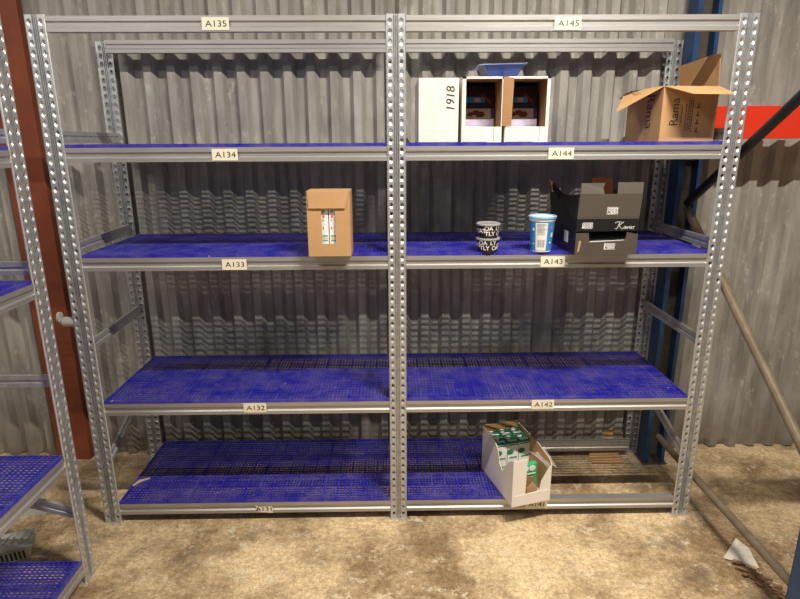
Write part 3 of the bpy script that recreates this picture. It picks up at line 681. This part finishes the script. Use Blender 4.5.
def drink_pack(lx, ly, label, i):
    c_, s_ = math.cos(ang), math.sin(ang)
    c = empty('drink_pack', (1.834 + lx * c_ - ly * s_, -.076 + lx * s_ + ly * c_, Z1 + .0045), ang); tag(c, label, 'drink pack', 'green and white drink packs in the white carton')
    e, g, h = .0278, .0325, .197
    b = MB(); b.box(-e, e, -g, g, 0, h - .006); b.hexa([(-e, -g, h - .006), (e, -g, h - .006), (e, g, h - .006), (-e, g, h - .006), (-e, -g * .9, h), (e, -g * .9, h), (e, g, h), (-e, g, h)], 1)
    b.build('body', [M['paper'], M['green']], c, bevel=.0025)
    q = MB(); q.box(-e + .003, e - .003, -g - .0006, -g, h - .014, h - .008, 0)
    q.slab([(-.016 + .017 * math.cos(a_ * .6283), -g - .001, .150 + .014 * math.sin(a_ * .6283)) for a_ in range(10)], (0, -1, 0), .0005, 0)
    q.box(-.018, .020, -g - .001, -g, .116, .123, 0); q.box(-.018, .02, -g - .001, -g, .075, .079, 0)
    for u, z in ((.008, .06), (-.006, .052), (.014, .05), (0, .045), (.006, .068)): q.slab([(u + .006 * math.cos(a_ * .785), -g - .001, z + .006 * math.sin(a_ * .785)) for a_ in range(8)], (0, -1, 0), .0005, 0)
    q.build('print', [M['green']], c)
    q = MB(); q.tube((-.008, .010, h - .001), (-.008, .010, h + .008), .011, .011, 16); q.build('cap', M['paper'], c); q = MB(); q.box(-.018, .022, -.020, -.006, h, h + .002); q.build('top_print', M['paper'], c)
n = 0
places = ['left', 'middle', 'right']; rows = ['front', 'back']
for j in range(2):
    for i in range(3):
        drink_pack(.0358 + i * .0585 + .001, .222 + j * .0680, 'white and green drink pack at the %s of the %s row in the carton' % (places[i], rows[j]), n); n += 1
c_, s_ = math.cos(ang), math.sin(ang)
def loc(lx, ly, z): return (1.834 + lx * c_ - ly * s_, -.076 + lx * s_ + ly * c_, z)
c = empty('drink_pack', loc(.124, .075, Z1 + .0045), ang + .10); tag(c, 'bright green pack lying loose in the carton front, with white round mark', 'drink pack')
b = MB(); b.hexa([(-.034, -.014, 0), (.034, -.014, 0), (.034, .014, 0), (-.034, .014, 0), (-.034, -.006, .146), (.034, -.006, .150), (.034, .018, .150), (-.034, .018, .146)]); b.build('body', M['mint'], c, bevel=.004)
q = MB(); q.slab([(.006 + .017 * math.cos(a_ * .524), -.0088 + .0 , .130 + .014 * math.sin(a_ * .524)) for a_ in range(12)], (0, -1, .05), .002, 0); q.box(-.02, .022, -.0125, -.0105, .100, .106, 0); q.box(-.030, -.016, -.0115, -.0085, .120, .140, 0); q.build('print', M['paper'], c)
c = empty('cardboard_scrap', loc(.105, .0165, Z1 + .0045), ang); tag(c, 'small pointed brown cardboard piece standing in the carton front', 'cardboard')
b = MB(); b.slab([(-.035, .030, 0), (.026, .030, 0), (.026, .030, .100), (-.035, .030, .098)], (0, 1, 0), .003, 1); b.slab([(-.022, 0, 0), (.030, 0, 0), (.030, .004, .060), (.008, .006, .088), (-.022, .004, .062)], (0, 1, 0), .003); b.box(-.022, .026, .003, .031, 0, .003); b.build('sheet', [M['card'], M['cardin']], c)

# ------------------------------------------------------------------ small things on floor and shelves
c = empty('plastic_crate', (-.285, -.225, 0), math.radians(22)); c.scale = (.85, .85, .85); tag(c, 'grey slotted plastic box on the floor behind the left rack', 'crate')
b = MB(); b.hexa([(-.13, -.04, 0), (.09, -.04, 0), (.09, .07, 0), (-.13, .07, 0), (-.14, -.055, .075), (.105, -.055, .075), (.105, .085, .075), (-.14, .085, .075)])
b.box(-.145, .11, -.06, .09, .075, .085); b.build('body', M['greydev'], c, bevel=.004)
q = MB()
for i in range(11): q.hexa([(-.115 + i * .018, -.0445, .012), (-.106 + i * .018, -.0445, .012), (-.106 + i * .018, -.0425, .012), (-.115 + i * .018, -.0425, .012), (-.115 + i * .018, -.0545, .062), (-.106 + i * .018, -.0545, .062), (-.106 + i * .018, -.052, .062), (-.115 + i * .018, -.052, .062)])
q.build('slots', M['darkslot'], c)
q = MB(); rnd = random.Random(9)
for i in range(7): q.bar((-.12 + i * .034, -.03 + rnd.uniform(0, .03), .090), (-.10 + i * .034, .06, .095 + rnd.uniform(0, .015)), .006, .006)
q.build('rods', M['greydev'], c)
c = MB().slab([(-.62, 0, .0), (-.01, 0, .0), (-.01, .035, .21), (-.62, .035, .21)], (0, 1, 0), .012).build('leaning_board', M['board'], None, (-.30, .07, .001), math.radians(5))
tag(c, 'pale grey board standing on the floor behind the left rack', 'board')

b = MB(); rnd = random.Random(2)
pts = [(2.675, -.290), (2.777, -.198), (2.795, -.262), (2.786, -.352), (2.72, -.32)]
cx_, cy_ = 2.752, -.275
b.v.append((cx_, cy_, .022)); ring = []
for i, (x, y) in enumerate(pts): b.v.append((x, y, .004 + (.022 if i in (1, 2) else 0.004 * (i == 4))))
for i in range(5): b.f.append((0, 1 + i, 1 + (i + 1) % 5)); b.m.append(0)
tag(b.build('torn_sheet', M['scrap'], solid=.003), 'dirty white torn triangular sheet on the floor beside the pallet rack', 'scrap')
b = MB(); rnd = random.Random(4)
for i in range(34):
    u = rnd.random(); x = 2.705 + .075 * u + rnd.uniform(-.03, .03); y = -.335 - .17 * u + rnd.uniform(-.03, .02); a_ = rnd.uniform(-1.3, -.5); l = rnd.uniform(.015, .06)
    z = .004 + rnd.random() * .014
    b.bar((x, y, z), (x + l * math.cos(a_), y + l * math.sin(a_), z + rnd.uniform(-.004, .012) * .5 + .002), rnd.uniform(.006, .018), rnd.uniform(.003, .006), rnd.choice((0, 0, 0, 1)))
o = b.build('wood_debris', [M['wood'], M['palewood']]); tag(o, 'heap of rotten brown wood splinters on the floor below the torn sheet', 'debris'); o['kind'] = 'stuff'
b = MB(); b.slab([(-.06, 0, .002), (.075, .0, .002), (.065, .025, .105), (.010, .030, .135), (-.012, .03, .11), (-.055, .02, .095)], (0, 1, 0), .004)
tag(b.build('cardboard_piece', M['card'], None, (2.535, .585, 0), math.radians(3)), 'brown cardboard piece leaning on the wall behind the bottom right rear beam', 'cardboard')
b = MB(); b.slab([(-.095, -.045, .001), (.055, -.050, .001), (.075, -.03, .001), (.06, .055, .022), (-.08, .055, .022), (-.11, -.01, .004)], (0, 0, 1), .004)
tag(b.build('cardboard_piece', M['card'], None, (2.48, .488, 0), 0), 'flat brown cardboard piece on the floor under the bottom right rear beam', 'cardboard')
b = MB(); b.hexa([(0, 0, 0), (.006, -.006, 0), (.026, .030, 0), (.018, .036, 0), (0, 0, .004), (.006, -.006, .004), (.026, .030, .008), (.018, .036, .008)]); b.hexa([(.018, .036, 0), (.026, .030, 0), (.060, .058, 0), (.056, .062, 0), (.018, .036, .008), (.026, .030, .008), (.060, .058, .004), (.056, .062, .004)])
tag(b.build('wood_sliver', M['palewood'], None, (.082, .128, Z1), 0), 'pale wood sliver lying on the front left of the bottom shelf', 'wood')
